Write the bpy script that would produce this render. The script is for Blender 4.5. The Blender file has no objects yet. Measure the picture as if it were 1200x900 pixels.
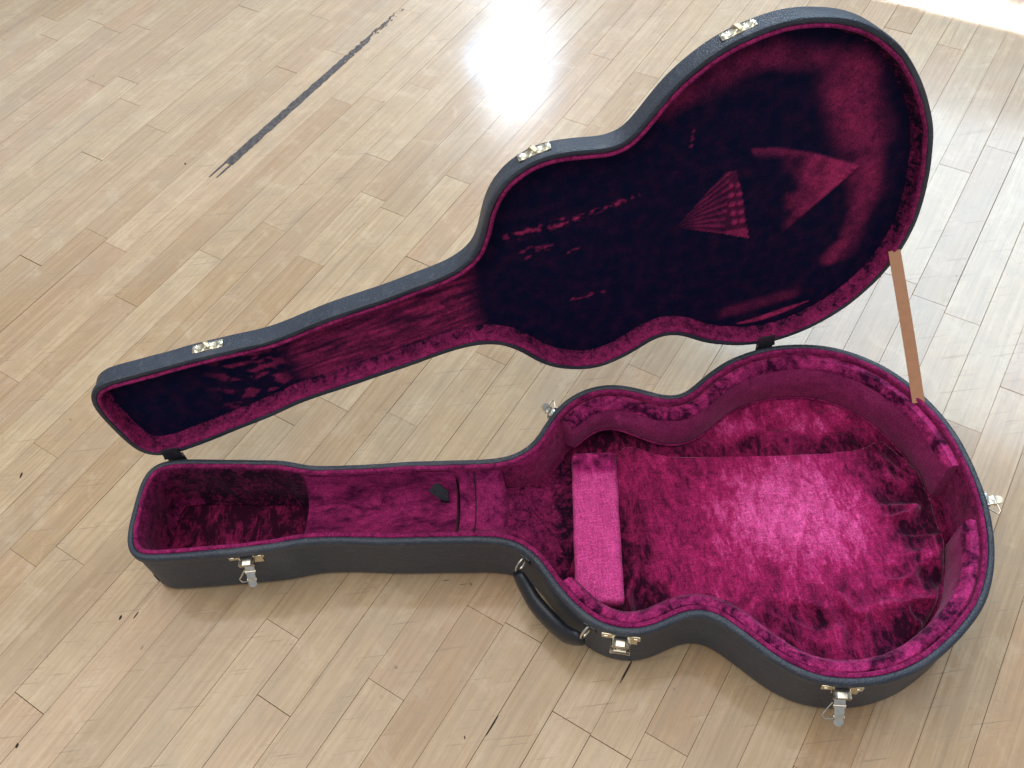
import bpy, bmesh, math, random
from mathutils import Vector, Matrix, noise

random.seed(7)
scene = bpy.context.scene
COL = scene.collection

# ------------------------------------------------------------------ camera
CAM_H = 1.19617
cam_data = bpy.data.cameras.new('camera')
cam = bpy.data.objects.new('camera', cam_data)
COL.objects.link(cam)
RT = Vector((0.9919276, -0.1022150, -0.0750444))
UP = Vector((0.1268053, 0.7995717, 0.5870311))
FW = Vector((0.0, 0.5918084, -0.8060787))
m = Matrix((RT, UP, -FW)).transposed().to_4x4()
m.translation = Vector((0, 0, CAM_H))
cam.matrix_world = m
cam_data.sensor_width = 36.0
cam_data.lens = 36.0 * 1084.03 / 1200.0
cam_data.clip_start = 0.02
cam_data.clip_end = 60.0
scene.camera = cam

# ------------------------------------------------------------------ light
world = bpy.data.worlds.new('World')
scene.world = world
world.use_nodes = True
bg = world.node_tree.nodes['Background']
bg.inputs['Color'].default_value = (0.80, 0.87, 1.0, 1)
bg.inputs['Strength'].default_value = 0.40


def area_lamp(name, loc, target, sx, sy, power, color, shape='RECTANGLE', spread=180):
    d = bpy.data.lights.new(name, 'AREA')
    d.shape = shape
    d.size = sx
    d.size_y = sy
    d.energy = power
    d.color = color
    d.spread = math.radians(spread)
    o = bpy.data.objects.new(name, d)
    COL.objects.link(o)
    o.location = loc
    o.rotation_euler = (Vector(target) - Vector(loc)).to_track_quat('-Z', 'Y').to_euler()
    return o


# the hall's light: ceiling, the row of windows beyond the case, one bright window, the sun's glint and one shaft of it on the boards
area_lamp('ceiling_light', (-0.7, 0.5, 3.6), (0.0, 0.75, 0), 4.2, 4.2, 98, (1.0, 0.94, 0.86))
area_lamp('window_row', (-0.6, 5.6, 2.7), (0.0, 1.0, 0.2), 6.5, 1.5, 30, (0.86, 0.93, 1.0))
area_lamp('window_light', (2.45, 3.45, 2.85), (0.8, 1.0, 0), 2.3, 1.7, 104, (0.62, 0.82, 1.0))
area_lamp('sun_glint', (0.25, 5.10, 2.31), (0.096, 1.77, 0), 0.20, 0.095, 3.6, (0.85, 0.93, 1.0), 'ELLIPSE', 60)
area_lamp('halo_lamp', (0.27, 5.30, 2.43), (0.096, 1.77, 0), 0.62, 0.34, 1.7, (0.26, 0.52, 1.0), 'ELLIPSE', 90)  # added lamp imitating the blue lens halo round the glint
shaft = area_lamp('sun_shaft', (2.02, 4.04, 2.5), (1.02, 1.76, 0), 1.1, 0.030, 3.4, (1.0, 0.97, 0.92), 'RECTANGLE', 1.0)
bz_ = (shaft.location - Vector((1.02, 1.76, 0))).normalized()
bx_ = Vector((0.791, -0.612, 0.0))
bx_ = (bx_ - bz_ * bx_.dot(bz_)).normalized()
shaft.rotation_euler = Matrix((bx_, bz_.cross(bx_), bz_)).transposed().to_euler()

vs = scene.view_settings
vs.view_transform = 'Standard'
vs.look = 'None'
vs.gamma = 1.0
vs.exposure = 0.14
vs.use_curve_mapping = False

# ------------------------------------------------------------------ frames measured from the photograph
RIM = 0.11035                                            # height of the base's rim above the floor
ORG = Vector((-0.490321, 0.665323, 0.0))
EA = Vector((0.9927729, -0.1200085, 0))                  # along the case, headstock -> tail
NA = Vector((-0.1200085, -0.9927729, 0))                 # across, towards the handle side
HQ = Vector((-0.4804835, 0.7467063, RIM))                # hinge axis origin
HE = Vector((0.9973484, 0.0727742, 0))
HB = Vector((-0.0100143, 0.1372432, 0.9904868))          # up the open lid
HN = Vector((-0.0720819, 0.9878604, -0.1376081))         # out of the lid's back
PLANK_ANGLE = math.radians(52.2949)
ROOT_LOC = ORG + EA * 0.52


def bw(s, c, z):
    return ORG + EA * s + NA * c + Vector((0, 0, z))


def lw(u, v, d):
    return HQ + HE * u + HB * v + HN * d


def fbm(x, y, z=0.0, o=4):
    return noise.fractal(Vector((x, y, z)), 1.0, 2.0, o)


def smooth(a, b, x):
    t = max(0.0, min(1.0, (x - a) / (b - a)))
    return t * t * (3 - 2 * t)


# ------------------------------------------------------------------ materials
MATS = {}


def nodes(name):
    m = bpy.data.materials.new(name)
    m.use_nodes = True
    nt = m.node_tree
    MATS[name] = m
    return m, nt, nt.nodes['Principled BSDF']


def noise_node(nt, vec, scale, detail=4, rough=0.55, dist=0.0):
    n = nt.nodes.new('ShaderNodeTexNoise')
    n.inputs['Scale'].default_value = scale
    n.inputs['Detail'].default_value = detail
    n.inputs['Roughness'].default_value = rough
    n.inputs['Distortion'].default_value = dist
    nt.links.new(vec, n.inputs['Vector'])
    return n.outputs['Fac']


def ramp(nt, fac, stops):
    r = nt.nodes.new('ShaderNodeValToRGB')
    els = r.color_ramp.elements
    while len(els) < len(stops):
        els.new(0.5)
    for e, (p, c) in zip(els, stops):
        e.position = p
        e.color = (c, c, c, 1) if isinstance(c, (int, float)) else (*c, 1)
    nt.links.new(fac, r.inputs['Fac'])
    return r.outputs['Color']


def mix(nt, fac, a, b, mode='MIX'):
    n = nt.nodes.new('ShaderNodeMix')
    n.data_type = 'RGBA'
    n.blend_type = mode
    for q, v in ((0, fac), (6, a), (7, b)):
        sock = n.inputs[q]
        if hasattr(v, 'links'):
            nt.links.new(v, sock)
        elif isinstance(v, (int, float)):
            sock.default_value = v if q == 0 else (v, v, v, 1)
        else:
            sock.default_value = (*v, 1)
    return n.outputs[2]


def mth(nt, op, a, b=0.0):
    n = nt.nodes.new('ShaderNodeMath')
    n.operation = op
    for sock, v in ((n.inputs[0], a), (n.inputs[1], b)):
        if hasattr(v, 'links'):
            nt.links.new(v, sock)
        else:
            sock.default_value = v
    return n.outputs[0]


def bump(nt, bsdf, height, strength, dist):
    b = nt.nodes.new('ShaderNodeBump')
    b.inputs['Strength'].default_value = strength
    b.inputs['Distance'].default_value = dist
    nt.links.new(height, b.inputs['Height'])
    nt.links.new(b.outputs['Normal'], bsdf.inputs['Normal'])
    return b


def texco(nt, out='Object', scale=None, rot=None):
    t = nt.nodes.new('ShaderNodeTexCoord').outputs[out]
    if scale or rot:
        mp = nt.nodes.new('ShaderNodeMapping')
        if scale:
            mp.inputs['Scale'].default_value = scale
        if rot:
            mp.inputs['Rotation'].default_value = rot
        nt.links.new(t, mp.inputs['Vector'])
        return mp.outputs['Vector']
    return t


def plush(name, dark, bright, scale=30, lo=0.36, hi=0.66, attr=False, sheen=0.25, stretch=None, tint=(1.0, 0.45, 0.70), spread=.62, weave=False, mid=None, mul=False):
    """crushed velvet: the pile lies in patches, dark one way and bright the other"""
    m, nt, b = nodes(name)
    vec = texco(nt, 'Object', stretch)
    n1 = noise_node(nt, vec, scale, 5, 0.62, 0.9)
    n2 = noise_node(nt, texco(nt), 520, 2, 0.6)
    n3 = noise_node(nt, vec, scale * 4.1, 3, 0.6, 0.4)
    k = mth(nt, 'ADD', mth(nt, 'MULTIPLY', n1, 0.66), mth(nt, 'MULTIPLY', n3, 0.34))
    if attr:
        a = nt.nodes.new('ShaderNodeAttribute')
        a.attribute_name = 'nap_shade'
        k = mth(nt, 'MULTIPLY', a.outputs['Fac'], mth(nt, 'ADD', 1.0, mth(nt, 'MULTIPLY', mth(nt, 'SUBTRACT', k, 0.5), spread * 2.0))) if mul else mth(nt, 'ADD', a.outputs['Fac'], mth(nt, 'MULTIPLY', mth(nt, 'SUBTRACT', k, 0.5), spread * 2.0))
        k = ramp(nt, k, [(0.0, 0.0), (1.0, 1.0)])
    else:
        k = ramp(nt, k, [(lo, 0.0), (hi, 1.0)])
    grain = ramp(nt, n2, [(0.32, 0.55), (0.68, 1.25)])
    col = mix(nt, k, dark, bright) if mid is None else ramp(nt, k, [(0.0, dark), (0.55, mid), (1.0, bright)])
    col = mix(nt, 1.0, col, grain, 'MULTIPLY')
    if weave:
        # backing cloth showing through the pile as fine crossing rows
        wv = None
        for sc in ((60, 420, 1), (420, 60, 1)):
            q = ramp(nt, noise_node(nt, texco(nt, 'Object', sc, (0, 0, -.12)), 1.0, 1, 0.5), [(0.30, 0.84), (0.70, 1.12)])
            col = mix(nt, 1.0, col, q, 'MULTIPLY')
    nt.links.new(col, b.inputs['Base Color'])
    b.inputs['Roughness'].default_value = 0.85
    b.inputs['Specular IOR Level'].default_value = 0.12
    b.inputs['Sheen Weight'].default_value = sheen
    b.inputs['Sheen Roughness'].default_value = 0.35
    b.inputs['Sheen Tint'].default_value = (*tint, 1)
    hgt = mth(nt, 'ADD', n2, mth(nt, 'MULTIPLY', n3, 1.5))
    bump(nt, b, hgt, 0.45, 0.0015)
    return m


plush('plush_wall', (0.014, 0.001, 0.014), (0.46, 0.028, 0.165), 60, attr=True, spread=1.3)
plush('plush_block', (0.08, 0.004, 0.040), (0.88, 0.105, 0.40), 90, attr=True, spread=.34, weave=True, mid=(0.46, 0.026, 0.18))
plush('plush_cushion', (0.24, 0.022, 0.105), (0.43, 0.047, 0.185), 22, 0.34, 0.70)
plush('plush_floor', (0.030, 0.001, 0.016), (0.95, 0.13, 0.44), 60, attr=True, sheen=0.4, spread=.85, weave=True, mid=(0.45, 0.020, 0.135), stretch=(1, .45, 1))
plush('plush_trough', (0.040, 0.001, 0.026), (0.38, 0.024, 0.145), 40, 0.36, 0.66, stretch=(0.4, 1, 1))
plush('plush_rest', (0.10, 0.004, 0.050), (0.42, 0.030, 0.165), 40, 0.36, 0.64)
plush('plush_lid_shaded', (0.0022, 0.0045, 0.0300), (0.50, 0.036, 0.15), 46, attr=True, sheen=0.0, spread=1.5, mul=True)  # near-black navy: the lid's shade and blue lens flare put into the colour
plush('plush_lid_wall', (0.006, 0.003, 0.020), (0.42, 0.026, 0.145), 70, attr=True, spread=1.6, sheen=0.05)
plush('plush_piping', (0.10, 0.004, 0.045), (0.40, 0.026, 0.150), 70, 0.34, 0.62)


def tolex():
    m, nt, b = nodes('black_tolex')
    v = texco(nt)
    n1 = noise_node(nt, v, 7, 6, 0.65)
    n2 = noise_node(nt, texco(nt, 'Object', (60, 60, 260)), 1.0, 3)
    vo = nt.nodes.new('ShaderNodeTexVoronoi')
    vo.inputs['Scale'].default_value = 430
    nt.links.new(v, vo.inputs['Vector'])
    col = ramp(nt, n1, [(0.3, (0.017, 0.024, 0.039)), (0.55, (0.029, 0.040, 0.060)), (0.75, (0.075, 0.084, 0.098))])
    rub = ramp(nt, n2, [(0.56, 0.0), (0.72, 1.0)])
    col = mix(nt, mth(nt, 'MULTIPLY', rub, 0.35), col, (0.105, 0.115, 0.130))
    nt.links.new(col, b.inputs['Base Color'])
    nt.links.new(ramp(nt, n1, [(0.3, 0.40), (0.75, 0.58)]), b.inputs['Roughness'])
    b.inputs['Specular IOR Level'].default_value = 0.55
    bump(nt, b, mth(nt, 'ADD', vo.outputs['Distance'], mth(nt, 'MULTIPLY', n2, 0.8)), 0.65, 0.0009)


tolex()


def simple(name, col, rough, metal=0.0, spec=0.5, nscale=60, var=0.15, bstr=0.15, rvar=0.1):
    m, nt, b = nodes(name)
    v = texco(nt)
    n1 = noise_node(nt, v, nscale, 5)
    c0 = tuple(c * (1 - var) for c in col)
    c1 = tuple(min(1, c * (1 + var)) for c in col)
    nt.links.new(ramp(nt, n1, [(0.3, c0), (0.7, c1)]), b.inputs['Base Color'])
    nt.links.new(ramp(nt, n1, [(0.3, rough - rvar), (0.7, rough + rvar)]), b.inputs['Roughness'])
    b.inputs['Metallic'].default_value = metal
    b.inputs['Specular IOR Level'].default_value = spec
    bump(nt, b, n1, bstr, 0.0006)
    return m


simple('black_leather', (0.014, 0.017, 0.024), 0.40, 0, 0.5, 240, 0.3, 0.3)
simple('nickel', (0.72, 0.68, 0.58), 0.26, 1.0, 0.5, 180, 0.12, 0.12)
simple('brass', (0.68, 0.62, 0.46), 0.30, 1.0, 0.5, 180, 0.15, 0.12)
simple('dark_steel', (0.06, 0.065, 0.075), 0.45, 0.7, 0.5, 180, 0.2, 0.1)
simple('latch_hole', (0.006, 0.006, 0.008), 0.6)
simple('brown_strap', (0.50, 0.26, 0.14), 0.55, 0, 0.35, 90, 0.07, 0.12)
simple('bare_wood', (0.62, 0.55, 0.46), 0.8, 0, 0.2, 200, 0.2, 0.3)
simple('subfloor', (0.12, 0.080, 0.050), 0.9, 0, 0.2, 20)
simple('gouge', (0.030, 0.022, 0.018), 0.8, 0, 0.2, 90)


def wood():
    m, nt, b = nodes('maple_plank')
    tc = nt.nodes.new('ShaderNodeTexCoord').outputs['Object']
    oi = nt.nodes.new('ShaderNodeObjectInfo').outputs['Random']
    off = nt.nodes.new('ShaderNodeCombineXYZ')
    for i, k in enumerate((37.0, 91.0, 53.0)):
        nt.links.new(mth(nt, 'MULTIPLY', oi, k), off.inputs[i])
    add = nt.nodes.new('ShaderNodeVectorMath')
    add.operation = 'ADD'
    nt.links.new(tc, add.inputs[0])
    nt.links.new(off.outputs[0], add.inputs[1])
    v = add.outputs[0]

    def mapped(sx, sy):
        mp = nt.nodes.new('ShaderNodeMapping')
        mp.inputs['Scale'].default_value = (sx, sy, 1)
        nt.links.new(v, mp.inputs['Vector'])
        return mp.outputs[0]
    geo = nt.nodes.new('ShaderNodeNewGeometry').outputs['Position']
    tone = ramp(nt, oi, [(0.0, (0.500, 0.345, 0.208)), (0.22, (0.575, 0.432, 0.284)), (0.45, (0.630, 0.492, 0.340)),
                         (0.62, (0.520, 0.388, 0.258)), (0.78, (0.570, 0.398, 0.262)), (1.0, (0.665, 0.528, 0.370))])
    grain = noise_node(nt, mapped(2.2, 55), 3.2, 6, 0.6, 0.3)
    broad = noise_node(nt, mapped(1.6, 9), 2.2, 4, 0.6, 0.8)
    col = mix(nt, ramp(nt, grain, [(0.30, 0.0), (0.56, 0.55), (0.75, 1.0)]), mix(nt, 1.0, tone, (0.74, 0.69, 0.63), 'MULTIPLY'), mix(nt, 1.0, tone, (1.05, 1.05, 1.05), 'MULTIPLY'))
    col = mix(nt, mth(nt, 'MULTIPLY', ramp(nt, broad, [(0.50, 0.0), (0.74, 1.0)]), 0.42), col, (0.46, 0.335, 0.225))
    # mineral streaks along the grain
    streak = noise_node(nt, mapped(1.1, 26), 2.6, 4, 0.55, 0.5)
    col = mix(nt, mth(nt, 'MULTIPLY', ramp(nt, streak, [(0.60, 0.0), (0.72, 1.0)]), 0.42), col, (0.27, 0.20, 0.145))
    # short dark flecks in the grain and pale worn patches
    fleck = noise_node(nt, mapped(9, 110), 4.5, 3, 0.7, 0.2)
    col = mix(nt, mth(nt, 'MULTIPLY', ramp(nt, fleck, [(0.60, 0.0), (0.70, 1.0)]), 0.40), col, (0.25, 0.17, 0.11))
    fine = noise_node(nt, mapped(0.9, 240), 2.4, 3, 0.6, 0.15)
    col = mix(nt, mth(nt, 'MULTIPLY', ramp(nt, fine, [(0.55, 0.0), (0.68, 1.0)]), 0.34), col, (0.30, 0.205, 0.135))
    # foot traffic: soft grey scuffs, dark specks and criss-cross scratches over all planks
    scuff = noise_node(nt, geo, 5.0, 6, 0.65, 1.2)
    col = mix(nt, mth(nt, 'MULTIPLY', ramp(nt, scuff, [(0.48, 0.0), (0.70, 1.0)]), 0.36), col, (0.43, 0.36, 0.29))
    blot = noise_node(nt, geo, 17, 8, 0.72, 0.6)
    col = mix(nt, mth(nt, 'MULTIPLY', ramp(nt, blot, [(0.50, 0.0), (0.66, 1.0)]), 0.34), col, (0.37, 0.285, 0.205))
    col = mix(nt, mth(nt, 'MULTIPLY', ramp(nt, blot, [(0.34, 1.0), (0.47, 0.0)]), 0.22), col, (0.74, 0.65, 0.53))
    grime = noise_node(nt, geo, 130, 4, 0.7, 0.5)
    gate = ramp(nt, noise_node(nt, geo, 6.5, 3, 0.6), [(0.46, 0.15), (0.64, 1.0)])
    col = mix(nt, mth(nt, 'MULTIPLY', mth(nt, 'MULTIPLY', ramp(nt, grime, [(0.58, 0.0), (0.70, 1.0)]), gate), 0.50), col, (0.24, 0.175, 0.125))
    sv = nt.nodes.new('ShaderNodeTexVoronoi')
    sv.inputs['Scale'].default_value = 17
    nt.links.new(geo, sv.inputs['Vector'])
    speck = mth(nt, 'LESS_THAN', mth(nt, 'ADD', sv.outputs['Distance'], mth(nt, 'MULTIPLY', noise_node(nt, geo, 90, 2), 0.16)), 0.118)
    sel = mth(nt, 'GREATER_THAN', noise_node(nt, geo, 7, 2), 0.53)
    col = mix(nt, mth(nt, 'MULTIPLY', mth(nt, 'MULTIPLY', speck, sel), 0.55), col, (0.12, 0.08, 0.055))
    scr = None
    for k, (ang, sc) in enumerate(((0.30, 1.0), (1.15, 1.2), (2.45, 0.9))):
        mp = nt.nodes.new('ShaderNodeMapping')
        mp.inputs['Rotation'].default_value = (0, 0, ang)
        mp.inputs['Scale'].default_value = (9.0 * sc, 330.0, 1)
        mp.inputs['Location'].default_value = (3.1 * k, 1.7 * k, 0)
        nt.links.new(geo, mp.inputs['Vector'])
        line = ramp(nt, noise_node(nt, mp.outputs[0], 1.0, 1, 0.4, 0.15), [(0.71, 0.0), (0.78, 1.0)])
        scr = line if scr is None else mth(nt, 'MAXIMUM', scr, line)
    col = mix(nt, mth(nt, 'MULTIPLY', scr, 0.62), col, (0.26, 0.185, 0.13))
    col = mix(nt, 1.0, col, (0.985, 0.948, 0.845), 'MULTIPLY')
    nt.links.new(col, b.inputs['Base Color'])
    wear = noise_node(nt, geo, 3.1, 6, 0.7, 0.8)
    rgh = mth(nt, 'ADD', ramp(nt, wear, [(0.33, 0.075), (0.70, 0.21)]), mth(nt, 'MULTIPLY', mth(nt, 'SUBTRACT', grain, 0.5), 0.06))
    rgh = mth(nt, 'ADD', rgh, mth(nt, 'MULTIPLY', scr, 0.15))
    nt.links.new(rgh, b.inputs['Coat Roughness'])
    b.inputs['Coat Weight'].default_value = 0.75
    b.inputs['Roughness'].default_value = 0.42
    b.inputs['Specular IOR Level'].default_value = 0.4
    h = mth(nt, 'ADD', mth(nt, 'MULTIPLY', grain, 0.35), mth(nt, 'MULTIPLY', noise_node(nt, geo, 22, 4), 0.9))
    h = mth(nt, 'SUBTRACT', h, mth(nt, 'MULTIPLY', scr, 0.8))
    bump(nt, b, h, 0.22, 0.0009)


wood()


def paint():
    m, nt, b = nodes('worn_black_line')
    v = texco(nt, 'Object')
    n1 = noise_node(nt, v, 120, 4)
    nt.links.new(ramp(nt, n1, [(0.35, (0.045, 0.040, 0.042)), (0.65, (0.115, 0.100, 0.095))]), b.inputs['Base Color'])
    b.inputs['Roughness'].default_value = 0.6
    bump(nt, b, n1, 0.4, 0.001)


paint()


# ------------------------------------------------------------------ mesh helpers
def tag(o, label=None, cat=None, group=None, kind=None):
    if label:
        o['label'] = label
    if cat:
        o['category'] = cat
    if group:
        o['group'] = group
    if kind:
        o['kind'] = kind
    return o


def link_mesh(name, verts, faces, mat, parent=None, base=None, smooth_angle=40, recalc=True):
    """one mesh object; verts in world space, origin at `base` (a parent's origin when parented)"""
    base = base if base is not None else (ROOT_LOC if parent is not None else Vector((0, 0, 0)))
    me = bpy.data.meshes.new(name)
    me.from_pydata([tuple(Vector(v) - base) for v in verts], [], faces)
    if recalc:
        bm = bmesh.new()
        bm.from_mesh(me)
        bmesh.ops.recalc_face_normals(bm, faces=bm.faces)
        bm.to_mesh(me)
        bm.free()
    me.polygons.foreach_set('use_smooth', [True] * len(me.polygons))
    me.set_sharp_from_angle(angle=math.radians(smooth_angle))
    me.materials.append(MATS[mat])
    o = bpy.data.objects.new(name, me)
    COL.objects.link(o)
    if parent is not None:
        o.parent = parent
    else:
        o.location = base
    return o


def normals2(P, closed=True):
    n = len(P)
    out = []
    for i in range(n):
        a = P[(i - 1) % n] if closed or i > 0 else P[i]
        b = P[(i + 1) % n] if closed or i < n - 1 else P[i]
        tx, ty = b[0] - a[0], b[1] - a[1]
        L = math.hypot(tx, ty) or 1
        out.append((-ty / L, tx / L))                    # inward for a counter-clockwise outline
    return out


def sweep(path, nrm, profile, to_world, closed=True, cap=False, wob=None, ring=False):
    """profile: (inset, height) pairs swept along the outline"""
    verts, faces = [], []
    m_ = len(profile)
    for i, ((x, y), (nx, ny)) in enumerate(zip(path, nrm)):
        for j, (t, z) in enumerate(profile):
            dt, dz = wob(i, j, x, y) if wob else (0, 0)
            verts.append(to_world(x + nx * (t + dt), y + ny * (t + dt), z + dz))
    n = len(path)
    for i in range(n if closed else n - 1):
        a, b = i * m_, ((i + 1) % n) * m_
        for j in range(m_ if ring else m_ - 1):
            k = (j + 1) % m_
            faces.append((a + j, b + j, b + k, a + k))
    if cap and not closed:
        faces.append(tuple(range(m_)))
        faces.append(tuple((n - 1) * m_ + j for j in range(m_ - 1, -1, -1)))
    return verts, faces


def inside(P, x, y):
    r = False
    j = len(P) - 1
    for i in range(len(P)):
        xi, yi = P[i]
        xj, yj = P[j]
        if (yi > y) != (yj > y) and x < (xj - xi) * (y - yi) / (yj - yi) + xi:
            r = not r
        j = i
    return r


def edge_dist(P, x, y):
    best = 9.0
    n = len(P)
    for i in range(n):
        ax, ay = P[i]
        bx, by = P[(i + 1) % n]
        dx, dy = bx - ax, by - ay
        t = max(0, min(1, ((x - ax) * dx + (y - ay) * dy) / (dx * dx + dy * dy + 1e-12)))
        best = min(best, math.hypot(x - ax - dx * t, y - ay - dy * t))
    return best


def sheet(poly, step, height, to_world, nap_shade=None):
    """fine grid clipped to a polygon; height(x,y) is its third coordinate, nap_shade(x,y) the pile tone with any painted shade"""
    xs = [p[0] for p in poly]
    ys = [p[1] for p in poly]
    idx, verts, vals = {}, [], []
    nx = int((max(xs) - min(xs)) / step) + 2
    ny = int((max(ys) - min(ys)) / step) + 2
    x0, y0 = min(xs), min(ys)
    rows = {}
    n = len(poly)
    for j in range(ny):                                  # scanline fill
        y = y0 + j * step
        cr = []
        for i in range(n):
            (ax, ay), (bx, by) = poly[i], poly[(i + 1) % n]
            if (ay > y) != (by > y):
                cr.append(ax + (y - ay) / (by - ay) * (bx - ax))
        cr.sort()
        for k in range(0, len(cr) - 1, 2):
            for i in range(max(0, int(math.ceil((cr[k] - x0) / step))), int((cr[k + 1] - x0) / step) + 1):
                x = x0 + i * step
                idx[(i, j)] = len(verts)
                verts.append(to_world(x, y, height(x, y)))
                if nap_shade:
                    vals.append(max(0.0, min(1.0, nap_shade(x, y))))
    faces = [(idx[(i, j)], idx[(i + 1, j)], idx[(i + 1, j + 1)], idx[(i, j + 1)]) for (i, j) in idx
             if (i + 1, j) in idx and (i + 1, j + 1) in idx and (i, j + 1) in idx]
    return verts, faces, vals


def set_nap_shade(o, vals):  # per-vertex pile tone, carrying painted shade on some parts
    a = o.data.attributes.new('nap_shade', 'FLOAT', 'POINT')
    a.data.foreach_set('value', vals)


def box_geo(c, ax, ay, az, lx, ly, lz, bev=0.0):
    """box centred at c with half-lengths, all 12 edges chamfered when bev > 0"""
    bm = bmesh.new()
    bmesh.ops.create_cube(bm, size=2.0)
    for v in bm.verts:
        v.co = Vector((v.co.x * lx, v.co.y * ly, v.co.z * lz))
    if bev > 0:
        bmesh.ops.bevel(bm, geom=list(bm.edges), offset=bev, segments=2, profile=0.5, affect='EDGES')
    bm.verts.ensure_lookup_table()
    vs_ = [c + ax * v.co.x + ay * v.co.y + az * v.co.z for v in bm.verts]
    bm.verts.index_update()
    fs = [tuple(v.index for v in f.verts) for f in bm.faces]
    bm.free()
    return vs_, fs


def join(*geos):
    V, F = [], []
    for v, f in geos:
        o = len(V)
        V += list(v)
        F += [tuple(i + o for i in q) for q in f]
    return V, F


def tube(pts, rx, ry=None, side=None, seg=10, closed=False, cap=True):
    """tube along 3-D points; elliptical with ry along `side`"""
    ry = ry or rx
    V, F = [], []
    n = len(pts)
    prev = None
    for i, p in enumerate(pts):
        a = pts[(i - 1) % n] if closed or i else pts[i]
        b = pts[(i + 1) % n] if closed or i < n - 1 else pts[i]
        t = (b - a).normalized()
        s = Vector(side) if side is not None else (prev if prev is not None else (Vector((0, 0, 1)) if abs(t.z) < .9 else Vector((1, 0, 0))))
        s = (s - t * s.dot(t)).normalized()
        w = t.cross(s)
        prev = s
        r1 = rx(i / (n - 1)) if callable(rx) else rx
        r2 = ry(i / (n - 1)) if callable(ry) else ry
        for k in range(seg):
            an = 2 * math.pi * k / seg
            V.append(p + w * math.cos(an) * r1 + s * math.sin(an) * r2)
    for i in range(n if closed else n - 1):
        a, b = i * seg, ((i + 1) % n) * seg
        for k in range(seg):
            F.append((a + k, a + (k + 1) % seg, b + (k + 1) % seg, b + k))
    if cap and not closed:
        F.append(tuple(range(seg))[::-1])
        F.append(tuple((n - 1) * seg + k for k in range(seg)))
    return V, F


def bezier(a, b, c, d, n):
    return [a * (1 - t) ** 3 + b * 3 * t * (1 - t) ** 2 + c * 3 * t * t * (1 - t) + d * t ** 3 for t in [i / (n - 1) for i in range(n)]]


# ------------------------------------------------------------------ floor of narrow maple boards
CA, SA = math.cos(PLANK_ANGLE), math.sin(PLANK_ANGLE)


def pw(u, v, z=0.0):
    return Vector((CA * u - SA * v, SA * u + CA * v, z))


ROWS = [-.239, -.180, -.1215, -.063, -.006, .0505, .108, .165, .2205, .278, .335, .393, .451, .509, .566, .6245, .6815, .7395,
        .798, .856, .915, .976, 1.035, 1.094, 1.154, 1.214, 1.272, 1.333, 1.394, 1.455, 1.515, 1.576, 1.637, 1.698, 1.760, 1.822]
while ROWS[0] > -1.2:
    ROWS.insert(0, ROWS[0] - .058)
while ROWS[-1] < 2.9:
    ROWS.append(ROWS[-1] + .060)
JOINTS = [(.828, -.063), (.537, .1035), (.363, .3465), (-.032, 1.155), (.025, 1.589), (1.006, .944), (.945, .927), (.888, 1.058),
          (1.425, 1.182), (1.668, .9375), (1.796, .952), (1.545, .8985), (1.243, .5175), (1.425, .615), (1.364, .606), (1.185, .677),
          (1.302, .2955), (1.123, .2245), (1.006, .0775), (.777, 1.3085), (.720, 1.506), (.827, .4585), (1.006, .754), (1.065, 1.039),
          (-.15, 1.05), (1.302, 1.4845)]
fv, ff = box_geo(Vector((0.0, 1.2, -0.030)), Vector((1, 0, 0)), Vector((0, 1, 0)), Vector((0, 0, 1)), 4.2, 4.2, 0.020)
floor = link_mesh('floor', fv, ff, 'subfloor')
tag(floor, kind='structure')
NEAR_V, NEAR_F = [], []
rng = random.Random(11)
plank_count = 0


def plank_geo(u0, u1, v0, v1, tz):
    c, b = 0.00018, 0.00022
    g = rng.choice((.00010, .00012, .00015, .00018, .00022, .0003, .00045))
    ue = rng.choice((.00015, .0002, .0003, .0006))
    P = []
    for (du, dv, z) in ((0, 0, -.0095), (0, 0, tz - b), (c, c, tz)):
        for su, sv in ((0, 0), (1, 0), (1, 1), (0, 1)):
            u = (u0 + ue + du) if su == 0 else (u1 - ue - du)
            v = (v0 + g + dv) if sv == 0 else (v1 - g - dv)
            P.append((u, v, z))
    F = []
    for L in (0, 4):
        for k in range(4):
            F.append((L + k, L + (k + 1) % 4, L + 4 + (k + 1) % 4, L + 4 + k))
    F.append((8, 9, 10, 11))
    return P, F


def in_view(p, margin):
    d = p - Vector((0, 0, CAM_H))
    w = d.dot(FW)
    if w < .05:
        return False
    x, y = 1084 * d.dot(RT) / w, 1084 * d.dot(UP) / w
    return abs(x) < 600 + margin and abs(y) < 450 + margin


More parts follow.
